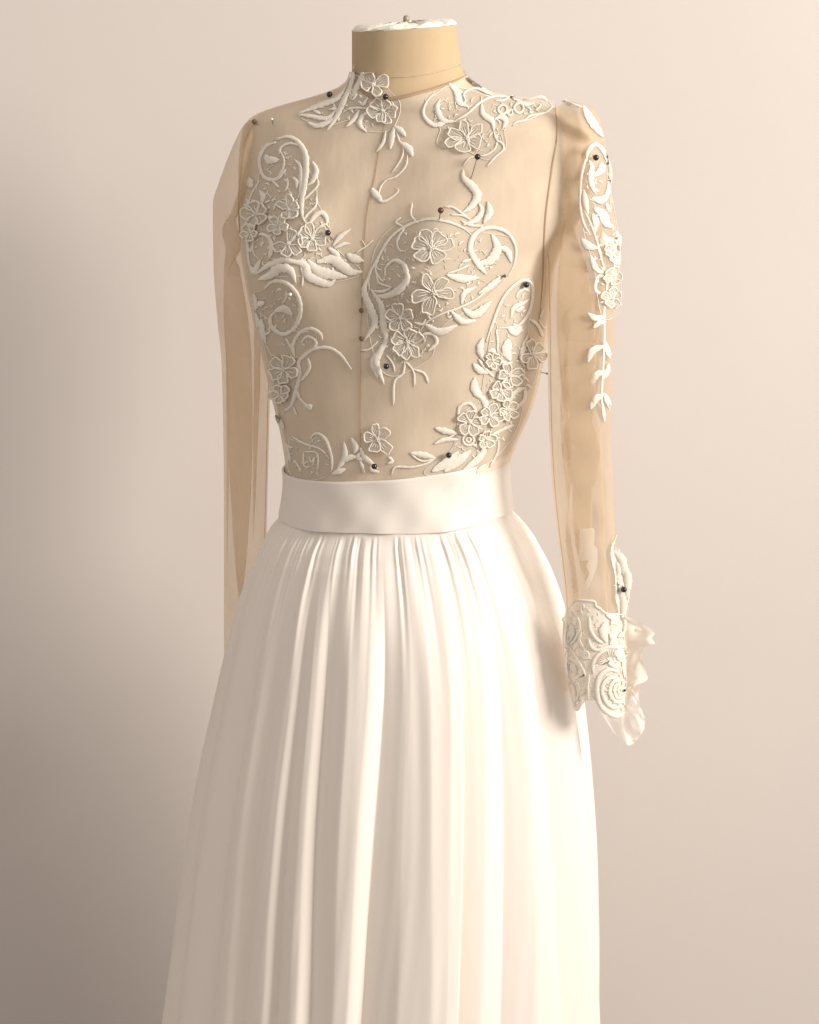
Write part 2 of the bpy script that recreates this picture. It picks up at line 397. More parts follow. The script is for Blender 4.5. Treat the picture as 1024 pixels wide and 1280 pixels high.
T660 = smooth_table(SK, np.array([680.0]))[0]; T1280 = smooth_table(SK, np.array([1280.0]))[0]
def nn(x, T): return math.asin(max(-.97, min(.97, (x - (T[0]+T[1])/2) / ((T[1]-T[0])/2))))
va_top = [nn(v[0], T660) for v in VAL]; va_bot = [nn(v[1], T1280) for v in VAL]
nback = 12
SV = []
cxw = at(496, 636).x
br = body_rings([636.0], 400, off=0.0036)
bx = np.array([p.x for p in br]); by = np.array([p.y for p in br])
i0, i1 = int(bx.argmin()), int(bx.argmax()); line = by[i0] + (by[i1] - by[i0]) * (bx - bx[i0]) / (bx[i1] - bx[i0])
fr, bk = by <= line + 1e-6, by >= line - 1e-6
bxi = (bx[i0] + bx[i1]) / 2 + (bx[i1] - bx[i0]) / 2 * np.sin(al)
def branch(m_):
    o_ = np.argsort(bx[m_]); return np.interp(bxi, bx[m_][o_], by[m_][o_])
byi = np.where(np.abs(al) <= math.pi/2, branch(fr), branch(bk)); cxw = (bx[i0] + bx[i1]) / 2
glen = 30 + 34 * (0.5 + 0.5*np.sin(al*17 + 1.3*np.sin(al*7))) + 22 * np.sin(al*29 + 2)
gamp = 0.55 + 0.45*np.sin(al*11 + 2*np.sin(al*3.0)) + 0.25*np.sin(al*37)
for y, (xl, xr, b) in zip(y_s, TS):
    z = at(512, y, 0).z; XL, XR = at(xl, y).x, at(xr, y).x; cx, a = (XL+XR)/2, (XR-XL)/2
    t = (y - 680) / 600; tt = min(1.15, max(-0.1, t))
    vals = [p + (q - p) * tt for p, q in zip(va_top, va_bot)]
    first, last = vals[0], vals[-1]
    back = [last + (2*math.pi - (last - first)) * (k / nback) for k in range(1, nback)]
    B = np.array(vals + back + [first + 2*math.pi])
    hs = [v[2] for v in VAL] + [0.18] * (nback - 1); cr = [v[3] for v in VAL] + [0.5] * (nback - 1)
    aa = np.where(al < first, al + 2*math.pi, al)
    k = np.clip(np.searchsorted(B, aa, side='right') - 1, 0, len(B) - 2)
    wd = B[k+1] - B[k]; s = (aa - B[k]) / wd
    c = np.array(cr)[k]; s2_ = np.where(s < c, 0.5 * s / c, 0.5 + 0.5 * (s - c) / (1 - c))
    tri = 1 - np.abs(2 * s2_ - 1); prof_ = 0.8 * (1 - (1 - tri) ** 1.7) + 0.2 * np.sin(math.pi * np.clip(s2_, 0, 1)) ** 0.95
    rad = 0.5 * (a + b)
    grow = 1 / (1 + math.exp(-(y - 735) / 32)) * (0.75 + 0.35 * max(0, tt))
    h = np.array(hs)[k] * wd * rad * prof_ * grow
    for (xa_, xb_, am, wd_) in SUB:
        pa = nn(xa_, T660) + (nn(xb_, T1280) - nn(xa_, T660)) * tt
        h = h + 0.8 * am * (0.5 + 0.5 * math.exp(-max(0, y - 760) / 260.0)) * grow * np.exp(-np.abs((al - pa) / wd_) ** 1.5)
    h = h + 0.0003 * grow * (np.sin(al * 71 + 2.2 * math.sin(y * 0.011) + 1.7 * np.sin(al * 9)) * np.sin(al * 13 + y * 0.004))
    meanh = float(np.mean(h))
    ga = 0.0028 * gamp * np.exp(-max(0, y - 640) / np.maximum(14, glen)) * min(1, max(0.0, (y - 639) / 14))
    gb = 0.0011 * math.exp(-((y - 715) / 75.0)**2) * min(1, max(0, (y - 640) / 30))
    puff = 0.0035 * math.exp(-((y - 659) / 13.0)**2)
    disp = h - meanh * 0.9 + ga * gath + gb * gath2 + puff
    low = 0.0008 * np.sin(al * 23 + y * 0.004) * max(0, tt)
    r = 1 + (disp + low) / rad
    tilt = 0.06 * max(0, 1 - (y - 620) / 130)
    X = cx + a * np.sin(al) * r; Y = -b * np.cos(al) * r
    mixk = min(1, max(0, (y - 624) / 60.0)); mixk = mixk * mixk * (3 - 2 * mixk)
    X = X * mixk + (cxw + (bxi - cxw) * (1 + (disp + low) / rad)) * (1 - mixk); Y = Y * mixk + byi * (1 + (disp + low) / rad) * (1 - mixk)
    Z = z + (X - x_mid) * tilt
    for q in range(NS): SV.append((X[q], Y[q], Z[q]))
SF = grid_faces(len(y_s), NS)
obj('gathered_panel', SV, SF, 'satin', skirt)
BV_SK = BVHTree.FromPolygons([Vector(v) for v in SV], SF)

# ------------------------------------------------------------------ lace
PXM = 0.0009
def width_at(kind, t):
    if kind == 'l': return max(0.12, math.sin(math.pi * min(1, t * 0.94 + 0.04)) ** 0.8)
    if kind == 'd': return max(0.12, (1 - t) ** 0.7 * min(1, t * 8 + 0.3))
    if kind == 'r': return max(0.12, t ** 0.7 * min(1, (1 - t) * 8 + 0.3))
    return min(1, 0.35 + 5 * t, 0.35 + 5 * (1 - t))
def ribbon(bv, pts, kind, wpx, hgt=None, base=0.0006, lift=None, closed=False, back=None, step=2.2):
    """a raised satin-stitched cord or leaf that follows the surface; returns verts, faces, uvs"""
    P = catmull(list(pts) + ([pts[0]] if closed else []), step); n = len(P); V = []; U = []; ln = 0.0
    hgt = hgt if hgt is not None else min(0.0014, 0.0005 + wpx * PXM * 0.22)
    ph = random.random() * 6
    for i, p in enumerate(P):
        t = i / (n - 1); d = P[min(i+1, n-1)] - P[max(i-1, 0)]
        d = d / (np.linalg.norm(d) + 1e-9); nrm = np.array((-d[1], d[0]))
        wk = 1.0 if closed else width_at(kind, t)
        ww = wpx * wk * (1 + 0.09 * math.sin(i * 1.7 + ph) + random.uniform(-.07, .07))
        if i: ln += np.linalg.norm(P[i] - P[i-1])
        ex = lift(t) if lift else 0.0
        hh = hgt * (0.35 + 0.65 * wk)
        for s, q in ((-1, 0), (-.78, .8), (0, 1), (.78, .8), (1, 0)):
            h, nn_ = hit(bv, p[0] + nrm[0]*ww*s, p[1] + nrm[1]*ww*s, back)
            V.append(h + nn_ * (base + ex + hh * q)); U.append((ln * 0.26, s * ww * 0.03))
    F = grid_faces(n, 5)
    if not closed: F += [(4, 3, 2, 1, 0), tuple((n-1)*5 + k for k in range(5))]
    return V, F, U
def merge(parts):
    V = []; F = []; U = []
    for v, f, u in parts:
        o = len(V); V += v; U += u; F += [tuple(k + o for k in q) for q in f]
    return V, F, U
def inside(out, x, y):
    r = False; j = len(out) - 1
    for i in range(len(out)):
        if (out[i][1] > y) != (out[j][1] > y) and x < (out[j][0]-out[i][0])*(y-out[i][1])/(out[j][1]-out[i][1]) + out[i][0]: r = not r
        j = i
    return r
def embroidery(bv, poly, root, n, back=None):
    """fine threads worked all over a net ground, too small to pick apart"""
    xs = [p[0] for p in poly]; ys_ = [p[1] for p in poly]; parts = []; tries = 0; placed = []
    cx, cy = sum(xs)/len(xs), sum(ys_)/len(ys_)
    while len(placed) < n and tries < n * 30:
        tries += 1
        x, y = random.uniform(min(xs), max(xs)), random.uniform(min(ys_), max(ys_))
        if not (inside(poly, x, y) and inside(poly, x + (x-cx)*.18, y + (y-cy)*.18)) or any((x-a)**2 + (y-b)**2 < 30 for a, b in placed): continue
        placed.append((x, y)); a = math.atan2(y - cy, x - cx) + random.uniform(-.9, .9); L = random.uniform(4, 9); k = random.choice((-1, 1)) * random.uniform(.3, .9)
        pts = [(x, y), (x + L*.5*math.cos(a), y + L*.5*math.sin(a)), (x + L*math.cos(a + k), y + L*math.sin(a + k))]
        parts.append(ribbon(bv, pts, 'l', random.choice((.5, .7, 1.1, 1.6)), 0.0007, 0.0005, back=back))
        if random.random() < .5:
            parts.append(ribbon(bv, [(x, y), (x + L*.4*math.cos(a - k), y + L*.4*math.sin(a - k)), (x + L*.8*math.cos(a - 2*k), y + L*.8*math.sin(a - 2*k))], 'l', .7, 0.0006, 0.0005, back=back))
    e = ribbon(bv, poly, 'c', 0.45, 0.0005, 0.0003, closed=True, back=back); parts.append(e)
    V, F, U = merge(parts); o = obj('fine_embroidery', V, F, 'thread', root, U); o['kind'] = 'stuff'
def sheet(bv, poly, name, m, parent, base=0.0004, sp=5.0, back=None, lift=None):
    if name == 'net_ground':
        ar = abs(sum(poly[i-1][0]*poly[i][1] - poly[i][0]*poly[i-1][1] for i in range(len(poly)))) / 2
        embroidery(bv, poly, parent, int(ar / (130 if m != 'cuff_net' else 70)), back)
    """thin net laid on the surface inside an outline"""
    out = catmull(list(poly) + [poly[0]], 4)[:-1]; n = len(out)
    xs = [p[0] for p in out]; ysx = [p[1] for p in out]; pts = [Vector((p[0], p[1])) for p in out]
    x = min(xs)
    while x < max(xs):
        y = min(ysx)
        while y < max(ysx):
            ins = False; j = n - 1
            for i in range(n):
                if (out[i][1] > y) != (out[j][1] > y) and x < (out[j][0]-out[i][0])*(y-out[i][1])/(out[j][1]-out[i][1]) + out[i][0]: ins = not ins
                j = i
            if ins and min((q[0]-x)**2 + (q[1]-y)**2 for q in out) > 6: pts.append(Vector((x + random.uniform(-1, 1), y + random.uniform(-1, 1))))
            y += sp
        x += sp
    r = delaunay_2d_cdt(pts, [(i, (i+1) % n) for i in range(n)], [], 1, 1e-4)
    V = []
    for p in r[0]:
        h, nn_ = hit(bv, p.x, p.y, back); V.append(h + nn_ * (base + (lift(p) if lift else 0)))
    return obj(name, V, [tuple(f) for f in r[2]], m, parent)
def blob(c, n, r, flat=0.7, seg=8):
    """small bead"""
    a = n.orthogonal().normalized(); b = n.cross(a); V = [c + n * r * flat]; F = []
    for i in range(1, 4):
        ph = math.pi * i / 4.0
        for k in range(seg):
            t = 2*math.pi*k/seg; V.append(c + (a*math.cos(t) + b*math.sin(t)) * r * math.sin(ph) + n * r * flat * math.cos(ph))
    V.append(c - n * r * flat)
    for k in range(seg): F.append((0, 1 + k, 1 + (k+1) % seg))
    for i in range(2):
        for k in range(seg): F.append((1 + i*seg + k, 1 + (i+1)*seg + k, 1 + (i+1)*seg + (k+1) % seg, 1 + i*seg + (k+1) % seg))
    for k in range(seg): F.append((len(V)-1, 1 + 2*seg + (k+1) % seg, 1 + 2*seg + k))
    return V, F
def flower(root, bv, cx, cy, petals, r, back=None, cord=0.95, vein=3, sq=1.0, raise_=0.0022):
    """petals: list of (angle in degrees on the picture, length factor, half-width factor, pointedness)"""
    h, n = hit(bv, cx, cy, back)
    parts = []
    for k in range(5):
        a = 2*math.pi*k/5 + 0.4; rr = r * 0.10
        q, nq = hit(bv, cx + math.cos(a)*rr, cy + math.sin(a)*rr*sq, back)
        v, f = blob(q + nq*0.0024, nq, 0.0013 if r > 13 else 0.001); parts.append((v, f, [(0.1*i, 0) for i in range(len(v))]))
    v, f = blob(h + n*0.0028, n, 0.0015 if r > 13 else 0.0011); parts.append((v, f, [(0.1*i, 0) for i in range(len(v))]))
    V, F, U = merge(parts); fl = obj('flower', V, F, 'thread', root, U)
    for (ang, lf, wf, pt) in petals:
        a = math.radians(ang + random.uniform(-9, 9)); ca, sa = math.cos(a), math.sin(a); L = r*lf*random.uniform(.86, 1.1); W = r*wf*random.uniform(.9, 1.15); p1, p2 = random.random()*6, random.random()*6
        def pos(al_, ac): return (cx + al_*ca - ac*sa, cy + (al_*sa + ac*ca) * sq)
        outl = []; N = 18
        for k in range(N):
            th = 2*math.pi*k/N; u = 0.5 - 0.5*math.cos(th)
            along = L*(0.10 + 0.90*u**(1 - 0.15*pt)); w = W*math.sin(th)*(0.45 + 0.65*u)
            w *= (1 - pt*0.55*u**2); along -= L*0.07*(1-pt)*math.exp(-((th - math.pi)/0.35)**2)
            along += L*0.045*math.sin(3*th + p1); w += W*0.09*math.sin(4*th + p2)
            outl.append(pos(along, w))
        lift = lambda t: raise_ * (0.5 - 0.5*math.cos(2*math.pi*t))
        parts = [ribbon(bv, outl, 'c', cord, 0.0012, 0.0009, lift, True, back, 2.0)]
        nc = len(parts[0][1])
        for k in range(vein):
            s_ = (k - (vein-1)/2) * 0.5 if vein > 1 else 0
            parts.append(ribbon(bv, [pos(L*.2, W*s_*.3), pos(L*.45, W*s_*.7), pos(L*random.uniform(.62, .8), W*s_*.9)], 'l', cord*0.62, 0.0007, 0.0009, lambda t: raise_*0.8*t, False, back, 2.2))
        V, F, U = merge(parts); nth = len(F)
        # net filling
        o = len(V); mid = [pos(L*(0.18 + 0.62*(0.5-0.5*math.cos(2*math.pi*k/N))), 0) for k in range(N)]
        for fr in (0.0, 0.5, 1.0):
            for k in range(N):
                x = mid[k][0] + (outl[k][0]-mid[k][0])*fr; y = mid[k][1] + (outl[k][1]-mid[k][1])*fr
                q, nq = hit(bv, x, y, back); u = 0.5-0.5*math.cos(2*math.pi*k/N)
                V.append(q + nq*(0.0010 + raise_*u*(0.8 + 0.2*fr))); U.append((0, 0))
        F += grid_faces(3, N, True, o)
        obj('petal', V, F, 'thread', fl, U, mats=['thread', 'petal_net'], fmat=[0]*nth + [1]*(len(F)-nth))
    return fl
def P5(rot, pt=0.0, n=5, w=.42): return [(rot + k*360/n, 1.0, w, pt) for k in range(n)]
NAMES = {'l': 'leaf', 'c': 'vine', 'd': 'scroll', 'r': 'scroll'}
def strokes(root, bv, org, sc, items, back=None, wk=0.66, base=0.0006, fx=None):
    for it in items:
        kind, wpx, pts = it
        P = [(org[0] + (fx(x, y) if fx else x)/sc, org[1] + y/sc) for x, y in pts]
        V, F, U = ribbon(bv, P, kind, wpx*wk*1.22 if kind == 'l' else wpx*wk*1.0, back=back, base=base)
        obj(NAMES[kind], V, F, 'thread', root, U)
def rings(root, bv, org, sc, items, back=None):
    for (x, y, r, wpx) in items:
        cx, cy = org[0] + x/sc, org[1] + y/sc; r /= sc
        V, F, U = ribbon(bv, [(cx + r*math.cos(k*math.pi/5), cy + r*math.sin(k*math.pi/5)) for k in range(10)], 'c', wpx*.66, closed=True, back=back)
        obj('rosette', V, F, 'thread', root, U)
GRP = 'ivory lace appliques pinned to the blouse'
def applique(cx, cy, bv, label, name='lace_applique'):
    h, n = hit(bv, cx, cy); return thing(name, h, label, 'lace', GRP)

# --- collar lace on the left of the neck, with its hanging sprig
A = applique(470, 140, BV, 'ivory lace with two flowers climbing the left of the neck, sprig hanging below')
oA, sA = (370, 70), 6.4
sheet(BV, [(438, 90), (452, 95), (468, 84), (484, 96), (486, 112), (500, 128), (498, 148), (485, 164), (455, 163), (440, 150), (412, 157), (385, 152), (374, 142), (400, 132), (428, 117)], 'net_ground', 'net', A)
strokes(A, BV, oA, sA, fx=lambda x, y: x + (34 if y < 240 and x < 510 else 0), items=[
 ('l', 3.4, [(480, 70), (500, 160), (470, 270), (450, 300)]), ('l', 3.2, [(430, 75), (425, 180), (440, 240), (442, 310)]), ('l', 2.6, [(505, 130), (492, 260), (440, 340)]),
 ('d', 3, [(495, 290), (455, 350), (420, 310)]), ('l', 4.6, [(430, 200), (400, 330), (330, 480), (250, 600)]), ('l', 4.4, [(405, 250), (330, 345), (200, 395), (20, 462)]),
 ('l', 4, [(25, 472), (120, 485), (250, 500), (340, 420)]), ('l', 4.4, [(95, 535), (170, 562), (260, 530), (335, 480)]), ('l', 2.6, [(265, 432), (335, 420)]), ('l', 2.6, [(140, 440), (205, 466)]),
 ('c', 2.2, [(400, 430), (480, 415), (580, 420)]), ('l', 3.6, [(510, 430), (470, 500), (400, 572)]), ('l', 4.2, [(590, 450), (535, 480), (512, 550), (570, 612)]), ('l', 3.2, [(500, 360), (540, 385), (580, 330)]),
 ('l', 3, [(722, 600), (700, 690), (645, 772)]), ('l', 5, [(790, 565), (770, 650), (755, 750)]), ('l', 5, [(785, 560), (840, 600), (882, 648)]), ('c', 1.9, [(800, 590), (830, 680), (862, 740), (840, 830), (770, 935)]),
 ('l', 6, [(835, 690), (900, 740), (935, 808)]), ('c', 1.9, [(895, 790), (880, 880), (810, 960), (720, 1000), (675, 1060), (660, 1140)]), ('d', 4, [(650, 1140), (700, 1165), (770, 1130), (822, 1080), (800, 1050)]), ('l', 6, [(605, 1055), (640, 1110), (690, 1155)])])
flower(A, BV, 467, 107, [(255, 1, .46, 0), (345, 1.1, .5, 0), (70, .85, .4, .1), (165, .85, .46, 0)], 18, vein=3)
flower(A, BV, 479, 138, [(5, 1.15, .52, 0), (300, .95, .42, 0), (235, .9, .4, 0), (160, 1, .44, 0), (100, 1.1, .40, .3), (60, 1.15, .4, .5)], 18, vein=3)

# --- collar lace on the right of the neck
B = applique(600, 140, BV, 'ivory lace with one pointed flower spreading from neck along the right shoulder')
oB, sB = (515, 80), 5.39
sheet(BV, [(532, 125), (545, 118), (560, 108), (585, 112), (610, 120), (650, 122), (688, 126), (690, 135), (660, 150), (632, 160), (632, 185), (610, 200), (585, 190), (548, 182), (550, 160), (532, 145)], 'net_ground', 'net', B)
strokes(B, BV, oB, sB, [
 ('l', 4, [(362, 82), (420, 134), (480, 178), (560, 216)]), ('l', 6, [(245, 130), (300, 190), (320, 260), (382, 292)]), ('r', 5.5, [(155, 195), (98, 260), (78, 340), (140, 410), (225, 400)]),
 ('l', 5, [(190, 240), (170, 300), (210, 380), (300, 390)]), ('c', 2.4, [(290, 385), (370, 340), (450, 270), (530, 225), (600, 215), (650, 225)]), ('c', 2.4, [(362, 255), (352, 200), (420, 165), (500, 195), (560, 212)]),
 ('c', 2.0, [(560, 250), (620, 245), (670, 215), (690, 240), (780, 240), (830, 230), (880, 225)]), ('l', 3.4, [(700, 250), (760, 270), (822, 270)]), ('l', 3.4, [(820, 225), (880, 228), (915, 255)]),
 ('c', 1.8, [(872, 250), (862, 290), (830, 315)]), ('c', 1.9, [(920, 260), (945, 285), (900, 330), (800, 350), (760, 380), (700, 395), (680, 420)]), ('l', 5, [(470, 270), (480, 340), (540, 390), (552, 455)]),
 ('l', 5, [(555, 375), (600, 360), (632, 390), (610, 440)]), ('c', 2.2, [(550, 450), (570, 510), (610, 540), (615, 580), (560, 630), (505, 692)]), ('c', 1.6, [(545, 460), (515, 495)]),
 ('c', 2.0, [(575, 520), (560, 570), (510, 610), (460, 622)]), ('c', 1.5, [(430, 620), (380, 640), (345, 690)])])
rings(B, BV, oB, sB, [(610, 310, 30, 2), (720, 300, 32, 2), (660, 330, 18, 1.6)])
flower(B, BV, 584, 173, [(262, .95, .36, .7), (315, 1.1, .38, .8), (20, .95, .5, 0), (108, 1.0, .48, 0), (160, 1.45, .36, .9), (205, 1.25, .40, .7)], 21, vein=3)

# --- large lace over the right bust
D = applique(535, 360, BV, 'large ivory lace spray with four flowers and a leafy stem over right bust')
oD, sD = (430, 240), 3.793
sheet(BV, [(462, 345), (470, 310), (490, 285), (520, 274), (555, 274), (590, 290), (612, 292), (640, 300), (640, 335), (615, 365), (590, 385), (560, 402), (545, 420), (540, 445), (515, 462), (488, 470), (470, 450), (460, 400)], 'net_ground', 'net', D)
strokes(D, BV, oB, sB, [('l', 7, [(345, 712), (350, 770), (410, 830), (440, 890), (400, 960), (335, 1005)]), ('c', 2.4, [(220, 965), (270, 965), (320, 995), (385, 1048)]),
 ('l', 5, [(450, 938), (470, 990), (430, 1050), (340, 1085)]), ('l', 6, [(510, 925), (522, 1000), (480, 1075)])])
strokes(D, BV, oD, sD, [
 ('c', 2.6, [(125, 470), (120, 400), (160, 320), (220, 220), (300, 160), (400, 130), (500, 145), (570, 175), (612, 212)]), ('c', 1.9, [(175, 290), (152, 370), (190, 430)]), ('c', 1.8, [(325, 50), (320, 110), (352, 148)]),
 ('c', 2, [(272, 122), (248, 145), (292, 170)]), ('c', 2.2, [(290, 170), (255, 230), (265, 275), (292, 282)]), ('d', 6, [(300, 395), (285, 345), (240, 325), (200, 360), (198, 405)]), ('l', 6, [(290, 360), (302, 410), (260, 465), (200, 492), (140, 490)]),
 ('c', 2, [(155, 380), (170, 430), (232, 452)]), ('l', 2.6, [(232, 448), (190, 470), (130, 468)]), ('l', 6.4, [(118, 400), (98, 470), (128, 550), (148, 620), (98, 705)]), ('l', 5.4, [(130, 460), (180, 540), (190, 640), (200, 700), (170, 785)]),
 ('c', 2, [(80, 750), (120, 745), (162, 708)]), ('l', 6, [(200, 700), (170, 760), (152, 810), (192, 912)]), ('l', 4, [(150, 760), (135, 810), (162, 885)]), ('c', 1.8, [(200, 770), (230, 810), (242, 852)]),
 ('c', 2.4, [(290, 800), (280, 860), (240, 900), (235, 1012)]), ('c', 2, [(290, 800), (330, 850), (335, 922)]), ('c', 2.4, [(330, 840), (380, 860), (400, 905)]),
 ('l', 7, [(485, 392), (560, 410), (638, 405)]), ('c', 2, [(490, 385), (540, 370), (592, 345)]), ('c', 2, [(360, 660), (400, 610), (480, 570), (540, 550), (620, 510), (700, 450), (760, 405)]), ('l', 4.6, [(555, 532), (570, 480), (625, 448)]),
 ('l', 7, [(560, 550), (620, 580), (700, 515)]), ('l', 5.6, [(505, 562), (560, 612), (625, 608)]), ('l', 6.4, [(385, 625), (450, 662), (535, 632)]), ('l', 5.6, [(635, 482), (690, 450), (745, 398)]), ('c', 3.6, [(368, 675), (420, 672), (440, 712), (398, 755)]),
 ('r', 7, [(775, 400), (805, 340), (812, 260), (770, 190), (690, 168), (622, 200), (598, 270), (630, 335), (672, 388)]), ('l', 8, [(700, 200), (725, 265), (690, 325), (620, 340)]), ('l', 5.4, [(715, 262), (770, 275), (792, 335)]),
 ('c', 2.6, [(660, 162), (600, 158), (555, 138)]), ('c', 2, [(505, 108), (560, 112), (600, 132)]), ('l', 3, [(555, 332), (605, 318)]), ('l', 2.6, [(330, 615), (370, 625), (390, 600)])])
flower(D, BV, 539, 310, [(245, 1.0, .40, .1), (303, 1.05, .42, .1), (355, 1.1, .40, .5), (55, .95, .46, 0), (140, 1.0, .42, .3), (200, .95, .38, 0)], 26, vein=3, sq=.92)
flower(D, BV, 542, 366, [(248, 1.05, .34, .8), (300, 1.05, .34, .7), (5, 1.0, .34, .8), (175, 1.15, .34, .5), (105, .95, .36, .2)], 26, vein=3)
flower(D, BV, 501, 396, P5(-95), 18, vein=2)
flower(D, BV, 510, 427, [(280, .9, .4, .1), (330, 1.0, .4, .3), (55, 1.15, .36, .7), (100, 1.0, .34, .6), (140, 1.0, .42, .1), (205, .95, .4, 0)], 21, vein=2)

# --- large lace over the left bust
E = applique(365, 270, BV, 'ivory lace with tall feathered scroll and flower cluster over left bust')
oE, sE = (285, 160), 5.39
sheet(BV, [(328, 182), (350, 172), (375, 180), (385, 210), (395, 230), (398, 255), (410, 275), (415, 300), (425, 315), (452, 340), (420, 352), (395, 346), (365, 345), (325, 345), (313, 330), (308, 300), (310, 265), (320, 240), (325, 215)], 'net_ground', 'net', E)
strokes(E, BV, oE, sE, fx=lambda x, y: x if x > 180 else 112 + (x - 20) * 0.425, items=[
 ('c', 3.6, [(325, 95), (250, 130), (215, 220), (240, 320), (300, 350), (350, 330), (392, 278)]), ('l', 5, [(322, 82), (400, 60), (470, 90), (520, 170), (530, 280), (515, 400), (500, 500), (505, 600), (542, 662)]), ('c', 2.4, [(350, 180), (360, 130), (420, 105), (490, 120)]),
 ('l', 7, [(255, 180), (280, 215), (350, 215)]), ('c', 2, [(352, 150), (380, 210), (375, 270), (340, 330)]), ('l', 3.8, [(450, 212), (490, 260), (495, 350), (490, 440), (470, 482)]), ('l', 3.6, [(435, 330), (465, 360), (465, 412)]),
 ('c', 1.8, [(405, 340), (405, 390), (385, 430)]), ('c', 2.4, [(300, 350), (345, 402)]), ('l', 4.6, [(570, 222), (597, 290), (570, 360), (528, 392)]), ('c', 2.2, [(605, 340), (605, 390), (550, 450), (505, 492)]), ('c', 2.2, [(600, 470), (590, 530), (540, 580), (510, 622)]),
 ('l', 6.4, [(92, 328), (120, 380), (168, 395)]), ('c', 1.8, [(220, 350), (150, 440), (90, 520), (85, 620), (110, 680)]), ('c', 2.2, [(20, 510), (60, 530), (80, 490), (45, 480)]), ('l', 4.2, [(218, 418), (240, 460), (232, 512)]),
 ('c', 2.2, [(130, 520), (160, 490), (200, 500)]), ('c', 2.2, [(250, 505), (290, 488)]), ('c', 2, [(310, 560), (330, 510), (370, 510), (402, 540)]), ('l', 4.4, [(268, 600), (315, 616)]),
 ('d', 4.6, [(280, 885), (298, 810), (280, 740), (220, 715), (172, 760), (170, 840), (218, 885)]), ('c', 2.8, [(110, 680), (80, 740), (80, 800), (120, 830), (150, 790)]), ('c', 2.2, [(75, 780), (90, 880), (120, 942)]), ('l', 5, [(118, 925), (180, 968), (225, 885)]),
 ('l', 5, [(188, 988), (270, 930), (370, 890), (450, 900), (525, 888)]), ('l', 8, [(208, 1022), (290, 990), (350, 945), (420, 960), (458, 1042)]), ('c', 2.2, [(490, 930), (505, 990), (500, 1072)]), ('l', 8, [(430, 895), (520, 925), (540, 990), (600, 1025), (680, 1052), (725, 1018)]),
 ('l', 9, [(535, 885), (600, 958), (680, 985), (805, 1005)]), ('l', 9, [(595, 905), (700, 885), (770, 930), (830, 970), (908, 968)]), ('l', 5, [(675, 805), (730, 850), (752, 895)]), ('l', 4, [(705, 795), (760, 730), (828, 682)]), ('l', 3.4, [(715, 812), (780, 782), (825, 780)]),
 ('l', 7, [(798, 848), (850, 880), (918, 896)]), ('c', 1.7, [(860, 842), (930, 800), (980, 755)]), ('c', 1.2, [(930, 800), (905, 755)]), ('l', 4.4, [(540, 662), (590, 590), (640, 575), (668, 620), (660, 662)]), ('c', 2.2, [(590, 692), (650, 650), (682, 672)]),
 ('l', 3, [(120, 680), (150, 650), (180, 640)]), ('c', 2, [(180, 570), (190, 620), (170, 720)])])
flower(E, BV, 363, 263, [(280, 1.2, .34, .4), (330, 1, .4, 0), (45, 1, .44, 0), (120, .9, .4, .2), (215, 1, .36, .3)], 15, vein=2)
flower(E, BV, 349, 283, P5(20, .2), 13, vein=2)
flower(E, BV, 362, 305, [(100, 1.0, .42, 0), (150, 1.05, .44, 0), (40, 1.05, .44, 0), (290, 1, .40, .2), (340, 1, .4, 0)], 17, vein=2)
flower(E, BV, 390, 298, [(320, 1.2, .46, 0), (20, 1.1, .42, 0), (80, 1, .4, .3), (145, 1, .42, 0), (215, 1, .4, 0), (265, 1, .4, .2)], 17, vein=2)
flower(E, BV, 322, 268, P5(40), 17, vein=1)
flower(E, BV, 314, 291, P5(10), 11, vein=1)

# --- lace on the left side of the waist
Fm = applique(360, 420, BV, 'ivory lace with round scroll and long curved tendril on left ribs')
oF, sF = (290, 320), 4.416
sheet(BV, [(330, 362), (345, 350), (365, 356), (377, 385), (372, 410), (390, 410), (395, 425), (375, 450), (374, 485), (362, 512), (350, 500), (340, 470), (330, 430), (320, 400), (316, 370)], 'net_ground', 'net', Fm)
strokes(Fm, BV, oF, sF, fx=lambda x, y: x if x > 190 else x + max(0, 92 + 0.17 * y - x) * 0.8, items=[
 ('c', 4, [(180, 182), (230, 140), (300, 150), (360, 210), (380, 300), (350, 390), (290, 430), (230, 400), (215, 340), (252, 298)]), ('l', 6.4, [(240, 302), (290, 290), (338, 326)]), ('l', 5, [(140, 270), (185, 254)]), ('c', 2, [(300, 190), (300, 230), (280, 260)]),
 ('l', 4, [(112, 205), (120, 260), (100, 302)]), ('l', 4, [(95, 310), (130, 390), (145, 340)]), ('l', 5, [(165, 345), (172, 420), (190, 475)]), ('c', 2.4, [(190, 482), (180, 440), (212, 420)]), ('c', 2.2, [(300, 450), (332, 512)]),
 ('c', 3.4, [(290, 862), (330, 820), (350, 760), (375, 660), (370, 590), (400, 550), (450, 515), (530, 505), (600, 545), (662, 626)]), ('c', 2.8, [(360, 740), (380, 790), (430, 836)]), ('l', 4, [(402, 828), (434, 830), (428, 856)]),
 ('c', 3.4, [(350, 565), (340, 490), (380, 420), (440, 400), (490, 430), (502, 466)]), ('c', 2.6, [(380, 480), (420, 442), (465, 470), (455, 505), (400, 550)]), ('c', 2.8, [(420, 560), (430, 620), (380, 692)]), ('c', 2, [(340, 830), (362, 882)]), ('l', 4, [(240, 878), (270, 920), (292, 955)])])
flower(Fm, BV, 356, 462, P5(-60), 19, vein=1)
flower(Fm, BV, 352, 492, P5(30), 13, vein=1)

